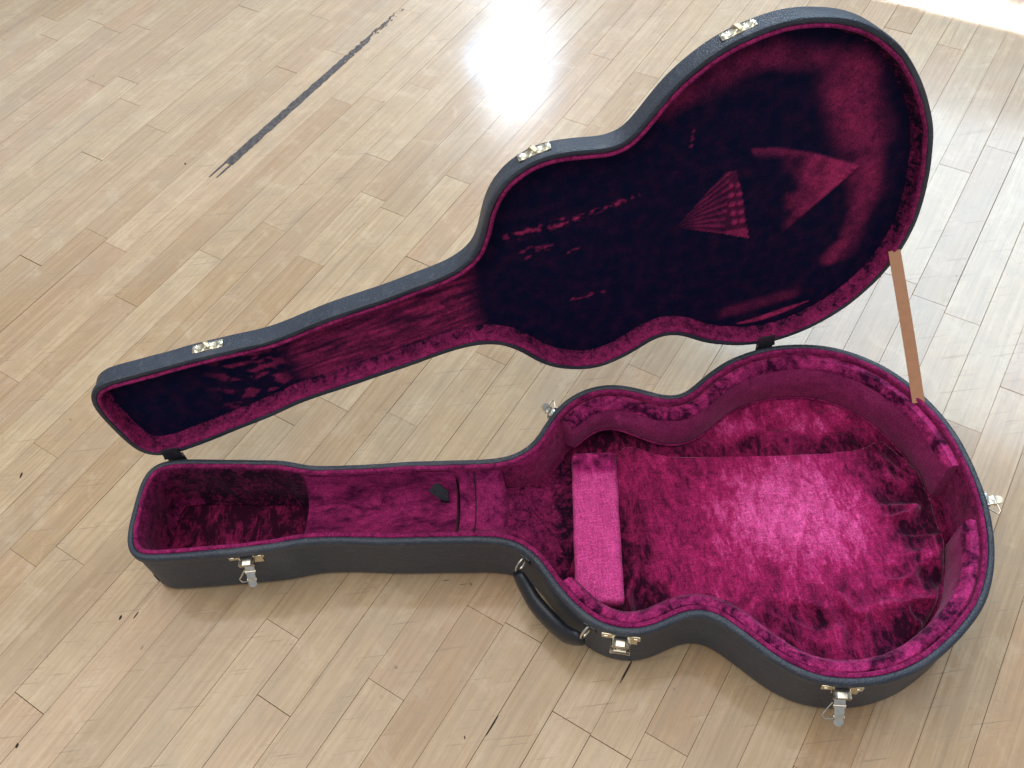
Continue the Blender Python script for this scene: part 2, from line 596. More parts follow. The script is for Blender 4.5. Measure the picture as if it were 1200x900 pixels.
for k in range(len(ROWS) - 1):
    v0, v1 = ROWS[k], ROWS[k + 1]
    known = sorted(u for v, u in JOINTS if v0 < v < v1)
    cuts = [-1.9 + rng.uniform(-.3, .3)] + known + [3.4 + rng.uniform(-.3, .3)]
    full = [cuts[0]]
    for a, b in zip(cuts[:-1], cuts[1:]):
        u = a
        while b - u > 1.0:
            u += rng.uniform(.30, 1.0)
            if b - u > .3:
                full.append(u)
        full.append(b)
    for a, b in zip(full[:-1], full[1:]):
        if b - a < .02:
            continue
        tz = rng.uniform(-.00025, .00015)
        P, F = plank_geo(a, b, v0, v1, tz)
        n_ = max(2, int((b - a) / .08))
        vis = any(in_view(pw(a + (b - a) * i / n_, (v0 + v1) / 2), 6) for i in range(n_ + 1))
        if vis and plank_count < 296:
            plank_count += 1
            cu, cv = (a + b) / 2, (v0 + v1) / 2
            me = bpy.data.meshes.new('plank')
            me.from_pydata([(u - cu, v - cv, z) for u, v, z in P], [], F)
            me.materials.append(MATS['maple_plank'])
            o = bpy.data.objects.new('plank', me)
            COL.objects.link(o)
            o.location = pw(cu, cv)
            o.rotation_euler = (0, 0, PLANK_ANGLE)
            o.parent = floor
        else:
            q = len(NEAR_V)
            NEAR_V += P
            NEAR_F += [tuple(i + q for i in f) for f in F]
me = bpy.data.meshes.new('boards_beyond')
me.from_pydata(NEAR_V, [], NEAR_F)
me.materials.append(MATS['maple_plank'])
o = bpy.data.objects.new('boards_beyond', me)
COL.objects.link(o)
o.rotation_euler = (0, 0, PLANK_ANGLE)
o.parent = floor
tag(o, kind='stuff')

# worn black line, ragged towards its far end
tv, tf = [], []
nst, lanes = 300, 6
for i in range(nst + 1):
    t = i / nst
    u = .885 + t * .60
    wdt = .0108 * (1 - .30 * t) * (1 + .16 * fbm(u * 45, 2.0, 0, 6))
    mid = 1.3285 - .001 * t + .0010 * fbm(u * 70, 5, 0, 6)
    for j in range(lanes + 1):
        tv.append(pw(u, mid + wdt * (2 * j / lanes - 1), .0005 + (.0004 if 0 < j < lanes else 0)))
for i in range(nst):
    t = i / nst
    for j in range(lanes):
        wear = .30 * fbm(t * 55, j * .9, 3.3, 5) + .46 * smooth(.30, 1.0, t) + .16 * abs(2 * (j + .5) / lanes - 1) * smooth(.25, .8, t)
        if wear > .46:
            continue
        a = i * (lanes + 1) + j
        tf.append((a, a + lanes + 1, a + lanes + 2, a + 1))
tape = link_mesh('painted_stripe', tv, tf, 'worn_black_line', base=pw(1.15, 1.33, 0), recalc=False)
tag(tape, 'worn black painted line running along the floorboards behind the open case', 'painted stripe')
sv_, sf_ = [], []
for sgn, l0, l1 in ((1, .836, .90), (-1, .842, .90)):
    a = len(sv_)
    w0 = 1.3285 + sgn * .0075
    for i in range(9):
        t = i / 8
        u = l0 + (l1 - l0) * t
        hw = .0022 * math.sin(math.pi * (.12 + .8 * t)) * (1 + .3 * fbm(u * 200, sgn))
        sv_ += [pw(u, w0 - hw, .0007), pw(u, w0 + hw, .0007)]
    sf_ += [(a + 2 * i, a + 2 * i + 2, a + 2 * i + 3, a + 2 * i + 1) for i in range(8)]
link_mesh('stripe_end', sv_, sf_, 'worn_black_line', tape, base=pw(1.15, 1.33, 0), recalc=False)


def sliver(u, v, ln, wd, ang):
    V = []
    n_ = 7
    for i in range(n_):
        t = i / (n_ - 1) - .5
        hw = wd * .5 * math.sqrt(max(.02, 1 - 4 * t * t)) * (1 + .4 * fbm(t * 9 + u * 50, v))
        cu, cv = u + t * ln * math.cos(ang), v + t * ln * math.sin(ang)
        V += [pw(cu - hw * math.sin(ang), cv + hw * math.cos(ang) * -1, .0006), pw(cu + hw * math.sin(ang), cv + hw * math.cos(ang), .0006)]
    return V, [(2 * i, 2 * i + 2, 2 * i + 3, 2 * i + 1) for i in range(n_ - 1)]
BASE_MM = [(-1,-74),(9,-74),(19,-74),(29,-73),(39,-73),(49,-72),(59,-72),(69,-71),(79,-71),(89,-71),(99,-70),(109,-70),(119,-69),(129,-69),(139,-69),(149,-68),(159,-66),(169,-63),(178,-61),(188,-58),(198,-57),(208,-57),(218,-57),(228,-57),(238,-57),(248,-57),(258,-58),(268,-58),(278,-58),(288,-59),(298,-59),(308,-60),(318,-60),(328,-61),(338,-61),(348,-61),(358,-61),(368,-61),(378,-61),(388,-61),(398,-61),(408,-61),(418,-61),(428,-61),(438,-61),(448,-62),(457,-63),(467,-65),(476,-68),(485,-73),(493,-78),(500,-85),(507,-93),(512,-101),(517,-110),(521,-119),(526,-128),(531,-136),(537,-144),(543,-152),(551,-159),(559,-165),(567,-170),(576,-175),(585,-178),(594,-181),(604,-182),(614,-182),(624,-182),(634,-180),(643,-177),(653,-174),(662,-171),(671,-167),(681,-163),(690,-160),(700,-159),(709,-161),(718,-164),(726,-170),(733,-177),(740,-184),(747,-191),(755,-198),(763,-204),(771,-210),(779,-216),(787,-221),(796,-225),(806,-229),(815,-233),(824,-236),(834,-239),(844,-241),(853,-243),(863,-244),(874,-245),(884,-245),(894,-245),(904,-244),(914,-243),(924,-241),(934,-239),(943,-236),(952,-232),(961,-228),(970,-223),(978,-218),(987,-212),(995,-206),(1002,-200),(1010,-193),(1017,-186),(1023,-178),(1029,-170),(1035,-162),(1040,-154),(1045,-145),(1050,-136),(1055,-127),(1059,-118),(1063,-109),(1066,-100),(1069,-90),(1072,-81),(1074,-71),(1076,-61),(1077,-51),(1079,-41),(1080,-31),(1081,-21),(1081,-11),(1082,-2),(1082,8),(1082,18),(1081,28),(1080,38),(1079,48),(1078,58),(1076,68),(1074,78),(1072,87),(1069,97),(1065,106),(1062,116),(1058,125),(1053,134),(1049,143),(1043,151),(1038,159),(1031,167),(1024,174),(1017,181),(1010,188),(1003,195),(995,201),(987,207),(979,213),(971,219),(962,224),(954,229),(945,234),(936,237),(926,241),(917,243),(907,246),(897,247),(887,248),(877,249),(867,249),(857,248),(847,247),(837,245),(828,243),(819,239),(810,235),(801,230),(793,225),(785,218),(777,212),(770,205),(762,198),(755,192),(747,185),(740,179),(732,173),(724,167),(715,163),(705,162),(696,163),(686,165),(676,170),(667,174),(658,178),(649,182),(639,185),(630,186),(620,186),(610,185),(600,183),(591,180),(582,176),(573,171),(566,165),(558,158),(551,151),(544,144),(538,136),(532,128),(526,120),(521,111),(516,103),(510,94),(504,87),(497,79),(490,73),(481,68),(472,64),(462,62),(453,60),(443,60),(433,59),(423,59),(413,59),(403,59),(393,59),(383,59),(373,59),(363,59),(353,59),(343,59),(333,59),(323,59),(313,59),(303,59),(293,58),(283,58),(273,57),(263,57),(253,56),(243,56),(233,56),(223,56),(213,56),(203,56),(193,57),(183,59),(173,61),(163,63),(154,65),(144,66),(134,67),(124,68),(114,69),(104,70),(94,71),(84,71),(74,72),(64,73),(54,74),(44,74),(34,75),(24,76),(14,76),(4,77),(-6,77),(-16,77),(-25,75),(-33,70),(-38,62),(-42,53),(-44,43),(-45,33),(-46,23),(-46,13),(-47,3),(-47,-7),(-47,-17),(-47,-27),(-47,-36),(-46,-46),(-43,-56),(-38,-64),(-31,-69),(-21,-72),(-12,-73)]
LID_MM = [(-70,138),(-72,128),(-72,118),(-71,108),(-70,99),(-68,89),(-66,79),(-64,69),(-62,59),(-60,50),(-57,40),(-54,30),(-50,21),(-44,14),(-36,9),(-27,6),(-18,5),(-8,6),(2,7),(12,9),(22,12),(31,14),(41,16),(51,19),(60,21),(70,24),(80,27),(89,29),(99,32),(109,34),(118,37),(128,39),(138,42),(147,45),(157,48),(166,52),(175,55),(185,59),(194,61),(204,63),(214,65),(224,67),(234,68),(244,70),(253,72),(263,74),(273,76),(283,78),(292,80),(302,82),(312,84),(322,86),(332,87),(342,89),(352,91),(361,93),(371,95),(382,98),(392,100),(401,102),(411,104),(421,105),(431,106),(441,106),(451,105),(461,103),(470,100),(479,96),(487,90),(495,84),(502,77),(508,70),(515,62),(521,54),(529,48),(536,41),(545,36),(553,31),(563,28),(572,24),(581,21),(591,19),(601,18),(611,19),(620,20),(630,23),(639,27),(648,31),(657,35),(666,40),(674,46),(683,51),(691,55),(701,58),(711,58),(720,56),(729,53),(738,48),(746,42),(754,36),(762,31),(771,26),(780,22),(789,18),(799,15),(808,12),(818,9),(828,7),(838,6),(848,5),(858,4),(868,4),(877,5),(887,7),(898,10),(907,12),(917,15),(926,19),(935,23),(944,28),(953,33),(961,38),(969,44),(977,50),(984,57),(991,64),(998,71),(1004,79),(1011,87),(1016,95),(1021,104),(1026,113),(1030,122),(1034,131),(1037,140),(1040,150),(1043,159),(1045,169),(1047,179),(1048,189),(1048,199),(1049,209),(1049,219),(1049,229),(1048,239),(1048,249),(1047,259),(1046,269),(1045,279),(1043,288),(1041,298),(1040,308),(1038,318),(1035,327),(1031,337),(1028,346),(1024,355),(1020,364),(1015,373),(1011,382),(1006,391),(1000,399),(995,408),(989,416),(983,424),(977,432),(970,439),(963,446),(955,452),(947,458),(939,464),(930,470),(921,474),(912,479),(903,482),(893,485),(883,487),(874,489),(864,491),(854,492),(844,492),(834,492),(824,491),(814,489),(804,487),(795,485),(785,482),(776,479),(766,475),(757,471),(748,466),(740,461),(732,456),(724,450),(716,444),(708,437),(701,430),(694,423),(688,415),(681,408),(675,400),(668,392),(661,385),(654,379),(646,375),(636,374),(626,374),(616,375),(606,377),(597,378),(587,378),(577,379),(567,379),(557,378),(547,376),(538,373),(529,369),(520,364),(512,358),(504,352),(498,345),(492,337),(487,328),(482,319),(479,310),(476,300),(473,291),(470,281),(466,271),(462,262),(456,254),(449,248),(441,242),(432,237),(423,234),(413,230),(404,228),(394,226),(384,224),(375,222),(365,219),(355,217),(345,214),(336,212),(326,210),(316,209),(306,207),(296,205),(286,203),(277,202),(267,200),(257,198),(247,195),(238,193),(228,190),(218,187),(209,185),(199,182),(189,180),(180,178),(170,176),(160,176),(150,176),(140,175),(130,175),(120,174),(110,174),(100,173),(90,172),(80,172),(70,171),(60,170),(50,168),(40,167),(30,166),(20,165),(10,164),(0,163),(-10,162),(-20,161),(-29,160),(-39,159),(-49,157),(-58,153),(-65,147)]


for u, v, ln, wd, ang in ((.362, .439, .010, .0030, -.9), (.369, .415, .011, .0022, -.9), (.228, .277, .030, .0016, 0.0), (.374, .1635, .036, .0022, 0.0),
                          (.844, 1.409, .005, .0042, .3), (.086, .807, .007, .0035, .2), (.173, 1.122, .010, .0045, .4), (-.109, .797, .006, .004, .2),
                          (.198, .299, .004, .003, .5), (1.541, .157, .008, .005, .2), (.10, .79, .012, .0016, .1)):
    gv, gf = sliver(u, v, ln, wd, ang)
    link_mesh('gouge', gv, gf, 'gouge', floor, base=Vector((0, 0, 0)), recalc=False)

# ------------------------------------------------------------------ the case
case = bpy.data.objects.new('guitar_case', None)
COL.objects.link(case)
case.location = ROOT_LOC
tag(case, 'open black guitar case lined with crushed magenta plush, lid held up by a brown strap', 'guitar case')

BASE = [(a / 1000, b / 1000) for a, b in BASE_MM]
LID = [(a / 1000, b / 1000) for a, b in LID_MM]


def relax(P, it):
    for _ in range(it):
        P = [((P[i - 1][0] + 2 * P[i][0] + P[(i + 1) % len(P)][0]) / 4, (P[i - 1][1] + 2 * P[i][1] + P[(i + 1) % len(P)][1]) / 4) for i in range(len(P))]
    return P


def refine(P, k=2):
    """Catmull-Rom subdivision of a closed outline"""
    out = []
    n = len(P)
    for i in range(n):
        p0, p1, p2, p3 = P[i - 1], P[i], P[(i + 1) % n], P[(i + 2) % n]
        for j in range(k):
            t = j / k
            out.append(tuple(.5 * (2 * p1[d] + (p2[d] - p0[d]) * t + (2 * p0[d] - 5 * p1[d] + 4 * p2[d] - p3[d]) * t * t + (3 * p1[d] - p0[d] - 3 * p2[d] + p3[d]) * t ** 3) for d in (0, 1)))
    return out


BASE = refine(relax(BASE, 3), 2)
LID = refine(relax(LID, 3), 2)
BN, LN = normals2(BASE), normals2(LID)


def near_idx(P, x, y):
    return min(range(len(P)), key=lambda i: (P[i][0] - x) ** 2 + (P[i][1] - y) ** 2)


def inset(P, NN, t):
    return [(p[0] + n[0] * t, p[1] + n[1] * t) for p, n in zip(P, NN)]


# --- base shell: bottom, wall with a proud rim band, rolled top edge
def wob_shell(i, j, x, y):
    return (.0007 * fbm(x * 9, y * 9, j * .13), 0)


prof = [(.012, .0012), (.0065, .0018), (.0018, .0060), (.0008, .012), (.0004, .060), (.0002, RIM - .0170), (-.0020, RIM - .0160),
        (-.0030, RIM - .0120), (-.0030, RIM - .0045), (-.0018, RIM - .0012), (.0010, RIM), (.0042, RIM), (.0058, RIM - .0015), (.0060, .0060)]
v, f = sweep(BASE, BN, prof, bw, wob=wob_shell)
n_p = len(prof)
f.append(tuple(i * n_p for i in range(len(BASE))))
f.append(tuple(i * n_p + n_p - 1 for i in range(len(BASE)))[::-1])
base_shell = link_mesh('base_shell', v, f, 'black_tolex', case, smooth_angle=50)
# worn corner where the covering has split off the headstock end
i0 = near_idx(BASE, -.040, .062)
wv, wf = [], []
for k in range(7):
    x, y = BASE[(i0 + k - 3) % len(BASE)]
    nx, ny = BN[(i0 + k - 3) % len(BASE)]
    top = .026 + .012 * abs(fbm(k * 1.7, 4)) + .004 * (k % 2)
    bot = .005 + .004 * abs(fbm(k * 2.1, 8))
    for z in (bot, top):
        wv.append(bw(x - nx * .0006, y - ny * .0006, z))
for k in range(6):
    wf.append((2 * k, 2 * k + 2, 2 * k + 3, 2 * k + 1))
link_mesh('worn_corner', wv, wf, 'bare_wood', base_shell, recalc=False)

# --- lining of the base
circ = [(.0033 * math.cos(a), .0034 * math.sin(a)) for a in [2 * math.pi * k / 8 for k in range(8)]]


def wob_pipe(i, j, x, y):
    return (.0006 * fbm(x * 40, y * 40, 1), .0007 * fbm(x * 40, y * 40, 7))


v, f = sweep(BASE, BN, [(.0086 + a, RIM - .0022 + b) for a, b in circ], bw, ring=True, wob=wob_pipe)
base_lining = None
wall_prof = [(.0105, RIM - .004), (.0118, RIM - .012), (.0128, .080), (.0138, .050), (.0150, .026), (.0200, .0185)]


def wob_wall(i, j, x, y):
    k = 0 if j == 0 else 1
    return (k * (.0022 * fbm(x * 28, y * 28, j * .5) + .0009), 0)


vw, fw_ = sweep(BASE, BN, wall_prof, bw, wob=wob_wall)
base_lining = link_mesh('base_lining', vw, fw_, 'plush_wall', case)


def wall_nap_shade(s, c):
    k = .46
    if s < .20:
        k = .40 if c > 0 else .06                         # hinge-side wall of the headstock well: its shade put into the colour
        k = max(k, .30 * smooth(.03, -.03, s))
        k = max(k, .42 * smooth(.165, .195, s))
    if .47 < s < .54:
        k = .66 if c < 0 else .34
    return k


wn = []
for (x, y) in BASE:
    wn += [min(1, wall_nap_shade(x, y) + .25)] + [wall_nap_shade(x, y)] * (len(wall_prof) - 1)
set_nap_shade(base_lining, wn)
link_mesh('piping', v, f, 'plush_piping', base_lining)


def folds(s, c, k):
    """soft rumples of loose cloth: warped ridges, broad with a few sharp creases"""
    w1 = fbm(s * 6, c * 6, 11 + k, 3)
    w2 = fbm(s * 6, c * 6, 21 + k, 3)
    a = 1 - abs(fbm(s * 9 + w1 * .8, c * 14 + w2 * .8, 6 + k, 2)) * 1.4
    b = 1 - abs(fbm(s * 21 + w2, c * 17 + w1, 8 + k, 2)) * 1.5
    return max(0.0, a) ** 2 * .7 + max(0.0, b) ** 2 * .3


def floor_h(s, c):
    body = smooth(.50, .60, s)
    return .0155 + folds(s, c, 3) * .012 * body + .0012 * fbm(s * 60, c * 60, 2)


def floor_nap_shade(s, c):
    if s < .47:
        # headstock well: shade along the hinge side put into the colour, lighter over the middle
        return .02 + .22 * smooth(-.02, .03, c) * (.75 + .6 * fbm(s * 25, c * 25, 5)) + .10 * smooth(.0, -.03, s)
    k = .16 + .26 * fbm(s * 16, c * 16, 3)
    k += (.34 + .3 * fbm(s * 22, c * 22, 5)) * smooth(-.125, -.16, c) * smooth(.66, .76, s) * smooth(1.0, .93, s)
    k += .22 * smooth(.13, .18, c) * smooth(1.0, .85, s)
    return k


fl_poly = inset(BASE, BN, .0085)
v, f, vals = sheet(fl_poly, .0034, floor_h, bw, floor_nap_shade)
o = link_mesh('floor_lining', v, f, 'plush_floor', base_lining)
set_nap_shade(o, vals)

# raised pad the guitar's back lay on, flattened middle with the window's sheen put into its colour, rumpled towards tail and handle side
PAD = [(.614, -.114), (.70, -.111), (.80, -.110), (.90, -.111), (.965, -.117), (.990, -.128), (1.012, -.120), (1.040, -.080), (1.052, -.03), (1.052, .03),
       (1.040, .085), (1.005, .145), (.950, .195), (.880, .216), (.82, .208), (.765, .175), (.72, .145), (.68, .143), (.614, .150)]
PADR = refine(PAD, 4)


def rumple(s, c):
    r = smooth(.935, 1.0, s + .10 * c + .035 * fbm(s * 8, c * 8)) + .95 * smooth(.080, .135, c + .025 * fbm(s * 8, c * 8, 3)) + .6 * smooth(.70, .63, s) * smooth(-.03, .05, c)
    return min(1.15, r)


def pad_h(s, c):
    d = edge_dist(PADR, s, c)
    r = rumple(s, c)
    top = .0385 + .0022 * fbm(s * 6, c * 6, 4) + r * (folds(s, c, 0) * .0250 - .011) + .0010 * fbm(s * 40, c * 40, 9)
    k = smooth(0, .009, d)
    return .0125 + (top - .0125) * (k ** .7)


def pad_nap_shade(s, c):
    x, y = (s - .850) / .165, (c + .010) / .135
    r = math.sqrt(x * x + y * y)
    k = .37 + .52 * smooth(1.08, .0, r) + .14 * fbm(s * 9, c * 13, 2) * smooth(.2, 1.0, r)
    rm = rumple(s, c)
    k += rm * (.55 * (folds(s, c, 0) - .42) - .12 + .22 * fbm(s * 40, c * 26, 3))  # crests lighter, hollows darker: fold shading put into the colour
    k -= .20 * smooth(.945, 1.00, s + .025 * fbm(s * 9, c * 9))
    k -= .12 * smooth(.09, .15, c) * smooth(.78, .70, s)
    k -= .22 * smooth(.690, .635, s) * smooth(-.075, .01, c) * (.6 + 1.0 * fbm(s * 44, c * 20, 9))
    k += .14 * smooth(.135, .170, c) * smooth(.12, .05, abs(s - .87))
    return k


v, f, vals = sheet(PADR, .0028, pad_h, bw, pad_nap_shade)
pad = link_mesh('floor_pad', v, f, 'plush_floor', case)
set_nap_shade(pad, vals)

# --- padded cushions round the body, open at the neck and split at the tail
iS1 = near_idx(BASE, .533, -.135)
iS2 = near_idx(BASE, 1.064, -.040)
iS3 = near_idx(BASE, 1.062, .041)
iS4 = near_idx(BASE, .538, .120)


def run(a, b):
    out = [a]
    while out[-1] != b:
        out.append((out[-1] + 1) % len(BASE))
    return out


def cushion(idx, low, thick, seedk):
    path = [BASE[i] for i in idx]
    nr = [BN[i] for i in idx]
    n = len(path)
    V, F = [], []
    m_ = 0
    pipe = []
    for i, ((x, y), (nx, ny)) in enumerate(zip(path, nr)):
        t = i / (n - 1)
        en = min(1.0, min(i, n - 1 - i) / 3.0)
        th = thick(t) * (.90 + .10 * en)
        lo = low(t)
        w = .0016 * fbm(x * 16, y * 16, seedk)
        tz = RIM - .0070 + .0016 * fbm(x * 40, y * 40, seedk + 2)
        prof = [(.0125, lo), (.0125, tz - .006), (.0130, tz - .002), (.0165, tz), (.0185 + (th - .0185) * .5, tz + .0012 + w), (th - .006, tz - .0006 + w),
                (th - .0018, tz - .004), (th, tz - .010), (th + .0015 + w, tz - .030), (th + .002 + w * 1.4, (tz + lo) * .5), (th + .0018, lo + .006), (th - .001, lo), (th - .008, lo - .001)]
        m_ = len(prof)
        for (a, z) in prof:
            pl = .0011 * fbm(x * 60, y * 60, z * 18 + seedk)
            V.append(bw(x + nx * (a + pl), y + ny * (a + pl), z + .5 * pl))
        pipe.append(bw(x + nx * (th + .0022), y + ny * (th + .0022), lo + .002))
    for i in range(n - 1):
        for j in range(m_):
            k = (j + 1) % m_
            F.append((i * m_ + j, (i + 1) * m_ + j, (i + 1) * m_ + k, i * m_ + k))
    F.append(tuple(range(m_)))
    F.append(tuple((n - 1) * m_ + j for j in range(m_))[::-1])
    ob = link_mesh('side_cushion', V, F, 'plush_cushion', case, smooth_angle=55)
    pv, pf = tube(pipe, .0016, seg=6)
    link_mesh('piping', pv, pf, 'plush_piping', ob)
    # pile on the exposed top, laid in patches
    TV, TF = [], []
    for i, ((x, y), (nx, ny)) in enumerate(zip(path, nr)):
        th = thick(i / (n - 1)) * (.90 + .10 * min(1.0, min(i, n - 1 - i) / 3.0))
        w = .0016 * fbm(x * 16, y * 16, seedk)
        tz = RIM - .0070 + .0016 * fbm(x * 40, y * 40, seedk + 2)
        pts = [(.0115, tz - .003), (.0150, tz + .0014), (.0185 + (th - .0185) * .5, tz + .0028 + w), (th - .0055, tz + .0012 + w), (th - .0006, tz - .0030), (th + .0012, tz - .0085), (th + .0008, tz - .011)]
        for (a, z) in pts:
            pl = .0012 * fbm(x * 90, y * 90, a * 60 + seedk)
            TV.append(bw(x + nx * a, y + ny * a, z + pl))
    for i in range(n - 1):
        for j in range(6):
            TF.append((i * 7 + j, (i + 1) * 7 + j, (i + 1) * 7 + j + 1, i * 7 + j + 1))
    link_mesh('cushion_top', TV, TF, 'plush_top', ob)
    return ob


plush('plush_top', (0.045, 0.002, 0.028), (0.52, 0.036, 0.20), 30, 0.42, 0.60)


def low_back(t):
    return .046 * smooth(.36, .10, t) + .021 * (1 - smooth(.36, .10, t))


cushion(run(iS1, iS2), low_back, lambda t: .0300 + .003 * smooth(.2, .0, t), 1)
cushion(run(iS3, iS4), lambda t: .021, lambda t: .0305, 31)

# --- padded cross block under the guitar's shoulder
bm = bmesh.new()
bmesh.ops.create_cube(bm, size=2.0)
for vv in bm.verts:
    vv.co = Vector((vv.co.x * .0318, vv.co.y * .1145, vv.co.z * .0215))
bmesh.ops.bevel(bm, geom=list(bm.edges), offset=.0075, segments=3, profile=.55, affect='EDGES')
bmesh.ops.subdivide_edges(bm, edges=[e for e in bm.edges if e.calc_length() > .02], cuts=20, use_grid_fill=True)
for vv in bm.verts:
    s_, c_, z_ = vv.co
    k = .0012 * fbm(s_ * 50, c_ * 50, z_ * 50)
    vv.co += Vector((k, k, k * .8 - .002 * (1 - (s_ / .031) ** 2) * (z_ < 0)))
bm.verts.index_update()
v = [bw(.5865 + p.co.x, .0095 + p.co.y, .0345 + p.co.z) for p in bm.verts]
vals = []
for p in bm.verts:
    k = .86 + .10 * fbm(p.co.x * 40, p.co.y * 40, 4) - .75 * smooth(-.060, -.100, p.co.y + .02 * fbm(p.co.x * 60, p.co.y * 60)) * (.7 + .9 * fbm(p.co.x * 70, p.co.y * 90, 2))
    k -= .75 * smooth(.014, .002, p.co.z)  # sides darker than the lit top: shade put into the colour
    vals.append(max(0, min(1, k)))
f = [tuple(p.index for p in q.verts) for q in bm.faces]
bm.free()
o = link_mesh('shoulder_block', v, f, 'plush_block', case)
set_nap_shade(o, vals)


# --- neck: compartment cover shaped as a shallow cradle, then a rest with a rounded end
def half_width(s):
    b = min((p for p in BASE if p[1] < 0 and p[0] < .50), key=lambda p: abs(p[0] - s))[1]
    t = min((p for p in BASE if p[1] > 0 and p[0] < .50), key=lambda p: abs(p[0] - s))[1]
    return b, t


def cradle(name, s0, s1, depth, mat, parent, ns=40, nc=26, edge=.013, roundend=0.0, seedk=0):
    V, F = [], []
    for i in range(ns + 1):
        s = s0 + (s1 - s0) * i / ns
        lo, hi = half_width(min(s, .47))
        lo, hi = lo + edge, hi - edge
        for j in range(nc + 1):
            q = j / nc
            c = lo + (hi - lo) * q
            x = 2 * q - 1
            z = RIM - depth(s, x)
            z += .0013 * fbm(s * 45, c * 45, seedk) * (1 - abs(x) ** 4)
            sk = roundend * max(0.0, i / ns - .4) / .6 * (1 - x * x)
            V.append(bw(s + sk, c, z))
    st = nc + 1
    for i in range(ns):
        for j in range(nc):
            F.append((i * st + j, (i + 1) * st + j, (i + 1) * st + j + 1, i * st + j + 1))
    q0_ = len(V)                                          # skirt at both ends down to the floor
    for i in (0, ns):
        for j in range(nc + 1):
            p = V[i * st + j]
            V.append(Vector((p.x, p.y, .020)))
    for j in range(nc):
        F.append((j, j + 1, q0_ + j + 1, q0_ + j))
        a, b_ = ns * st + j, q0_ + st + j
        F.append((a, b_, b_ + 1, a + 1))
    return link_mesh(name, V, F, mat, parent)


def d_cover(s, x):
    flat = .045 - .004 * smooth(.20, .16, s)
    return .006 + flat * (1 - abs(x) ** 3.2)


cover = cradle('compartment_cover', .183, .393, d_cover, 'plush_trough', case, seedk=2)


def d_rest(s, x):
    r = smooth(.445, .462, s)
    return .008 + .044 * (1 - abs(x) ** 2.6) + .024 * r * r * (1 - abs(x) ** 6)


rest = cradle('neck_rest', .398, .458, d_rest, 'plush_rest', case, ns=30, roundend=.010, seedk=9)
seam = []
for j in range(27):
    x = -1 + 2 * j / 26
    lo, hi = half_width(.420)
    c = lo + .013 + (hi - lo - .026) * j / 26
    seam.append(bw(.4200, c, RIM - d_rest(.42, x) + .0006))
sv2, sf2 = tube(seam, .0009, seg=6)
link_mesh('seam', sv2, sf2, 'latch_hole', rest)

# ramp of lining running from the neck rest down to the shoulder block
V, F = [], []
for i in range(25):
    s = .440 + .115 * i / 24
    for j in range(33):
        q = j / 32
        lo = -(.046 + .085 * smooth(.46, .55, s))
        hi = .046 + .080 * smooth(.46, .55, s)
        c = lo + (hi - lo) * q
        z = .050 - .029 * smooth(.455, .535, s) + .003 * fbm(s * 22, c * 22, 3) + .010 * (2 * abs(q - .5)) ** 4 * smooth(.50, .45, s)
        V.append(bw(s, c, z))
for i in range(24):
    for j in range(32):
        F.append((i * 33 + j, (i + 1) * 33 + j, (i + 1) * 33 + j + 1, i * 33 + j + 1))
o = link_mesh('shoulder_lining', V, F, 'plush_wall', base_lining)
set_nap_shade(o, [.36 - .26 * smooth(.515, .55, .440 + .115 * (k // 33) / 24) + .10 * fbm(k * .37, 1.2) for k in range(len(V))])

# black pull tab of the compartment cover, bent upright
tab = [(.3664, -.0426, .086), (.3832, -.0295, .083), (.3826, -.0219, .069), (.3700, -.0237, .071), (.3548, -.0342, .077)]
tq = [bw(*p) for p in tab]
tn = (tq[1] - tq[0]).cross(tq[4] - tq[0]).normalized() * .0012
tv2 = [p + tn for p in tq] + [p - tn for p in tq] + [bw(.384, -.020, .052), bw(.371, -.020, .052)]
tf2 = [(0, 1, 2, 3, 4), (9, 8, 7, 6, 5)] + [(k, (k + 1) % 5, 5 + (k + 1) % 5, 5 + k) for k in range(5)] + [(2, 3, 11, 10)]
link_mesh('pull_tab', tv2, tf2, 'black_leather', case)

# ------------------------------------------------------------------ lid
LD = .0350
lprof = [(.016, LD + .0012), (.0045, LD + .0006), (.0015, LD - .0012), (.0003, LD - .004), (.0, .0125), (-.0002, .0110), (-.0014, .0104), (-.0019, .0080), (-.0019, .0030),
         (-.0010, .0006), (.0012, 0.0), (.0046, 0.0), (.0060, .0015), (.0064, LD - .003)]
v, f = sweep(LID, LN, lprof, lw, wob=wob_shell)
n_p = len(lprof)
f.append(tuple(i * n_p for i in range(len(LID))))
f.append(tuple(i * n_p + n_p - 1 for i in range(len(LID)))[::-1])
lid_shell = link_mesh('lid_shell', v, f, 'black_tolex', case, smooth_angle=50)
v, f = sweep(LID, LN, [(.0086 + a * .8, .0012 + b * .8) for a, b in circ], lw, ring=True, wob=wob_pipe)
lw_prof = [(.0102, .0025), (.0112, .007), (.0122, .012), (.0140, .0168), (.0180, .0200)]


def wob_lw(i, j, x, y):
    return ((0 if j == 0 else 1) * (.0011 * fbm(x * 50, y * 50, j * .7) + .0005), 0)


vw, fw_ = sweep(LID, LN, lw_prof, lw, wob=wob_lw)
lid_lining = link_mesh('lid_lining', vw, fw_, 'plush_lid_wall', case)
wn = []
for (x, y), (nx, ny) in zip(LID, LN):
    kb = .08 + .36 * smooth(-.2, .75, ny) + .34 * smooth(.5, .9, nx) * smooth(.3, .0, x)  # up-facing stretches brighter, others dark: overhead light put into the colour
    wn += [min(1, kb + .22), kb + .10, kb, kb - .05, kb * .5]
set_nap_shade(lid_lining, wn)
link_mesh('piping', v, f, 'plush_piping', lid_lining)


def seg_d(x, y, a, b):
    dx, dy = b[0] - a[0], b[1] - a[1]
    t = max(0, min(1, ((x - a[0]) * dx + (y - a[1]) * dy) / (dx * dx + dy * dy)))
    return math.hypot(x - a[0] - dx * t, y - a[1] - dy * t), t


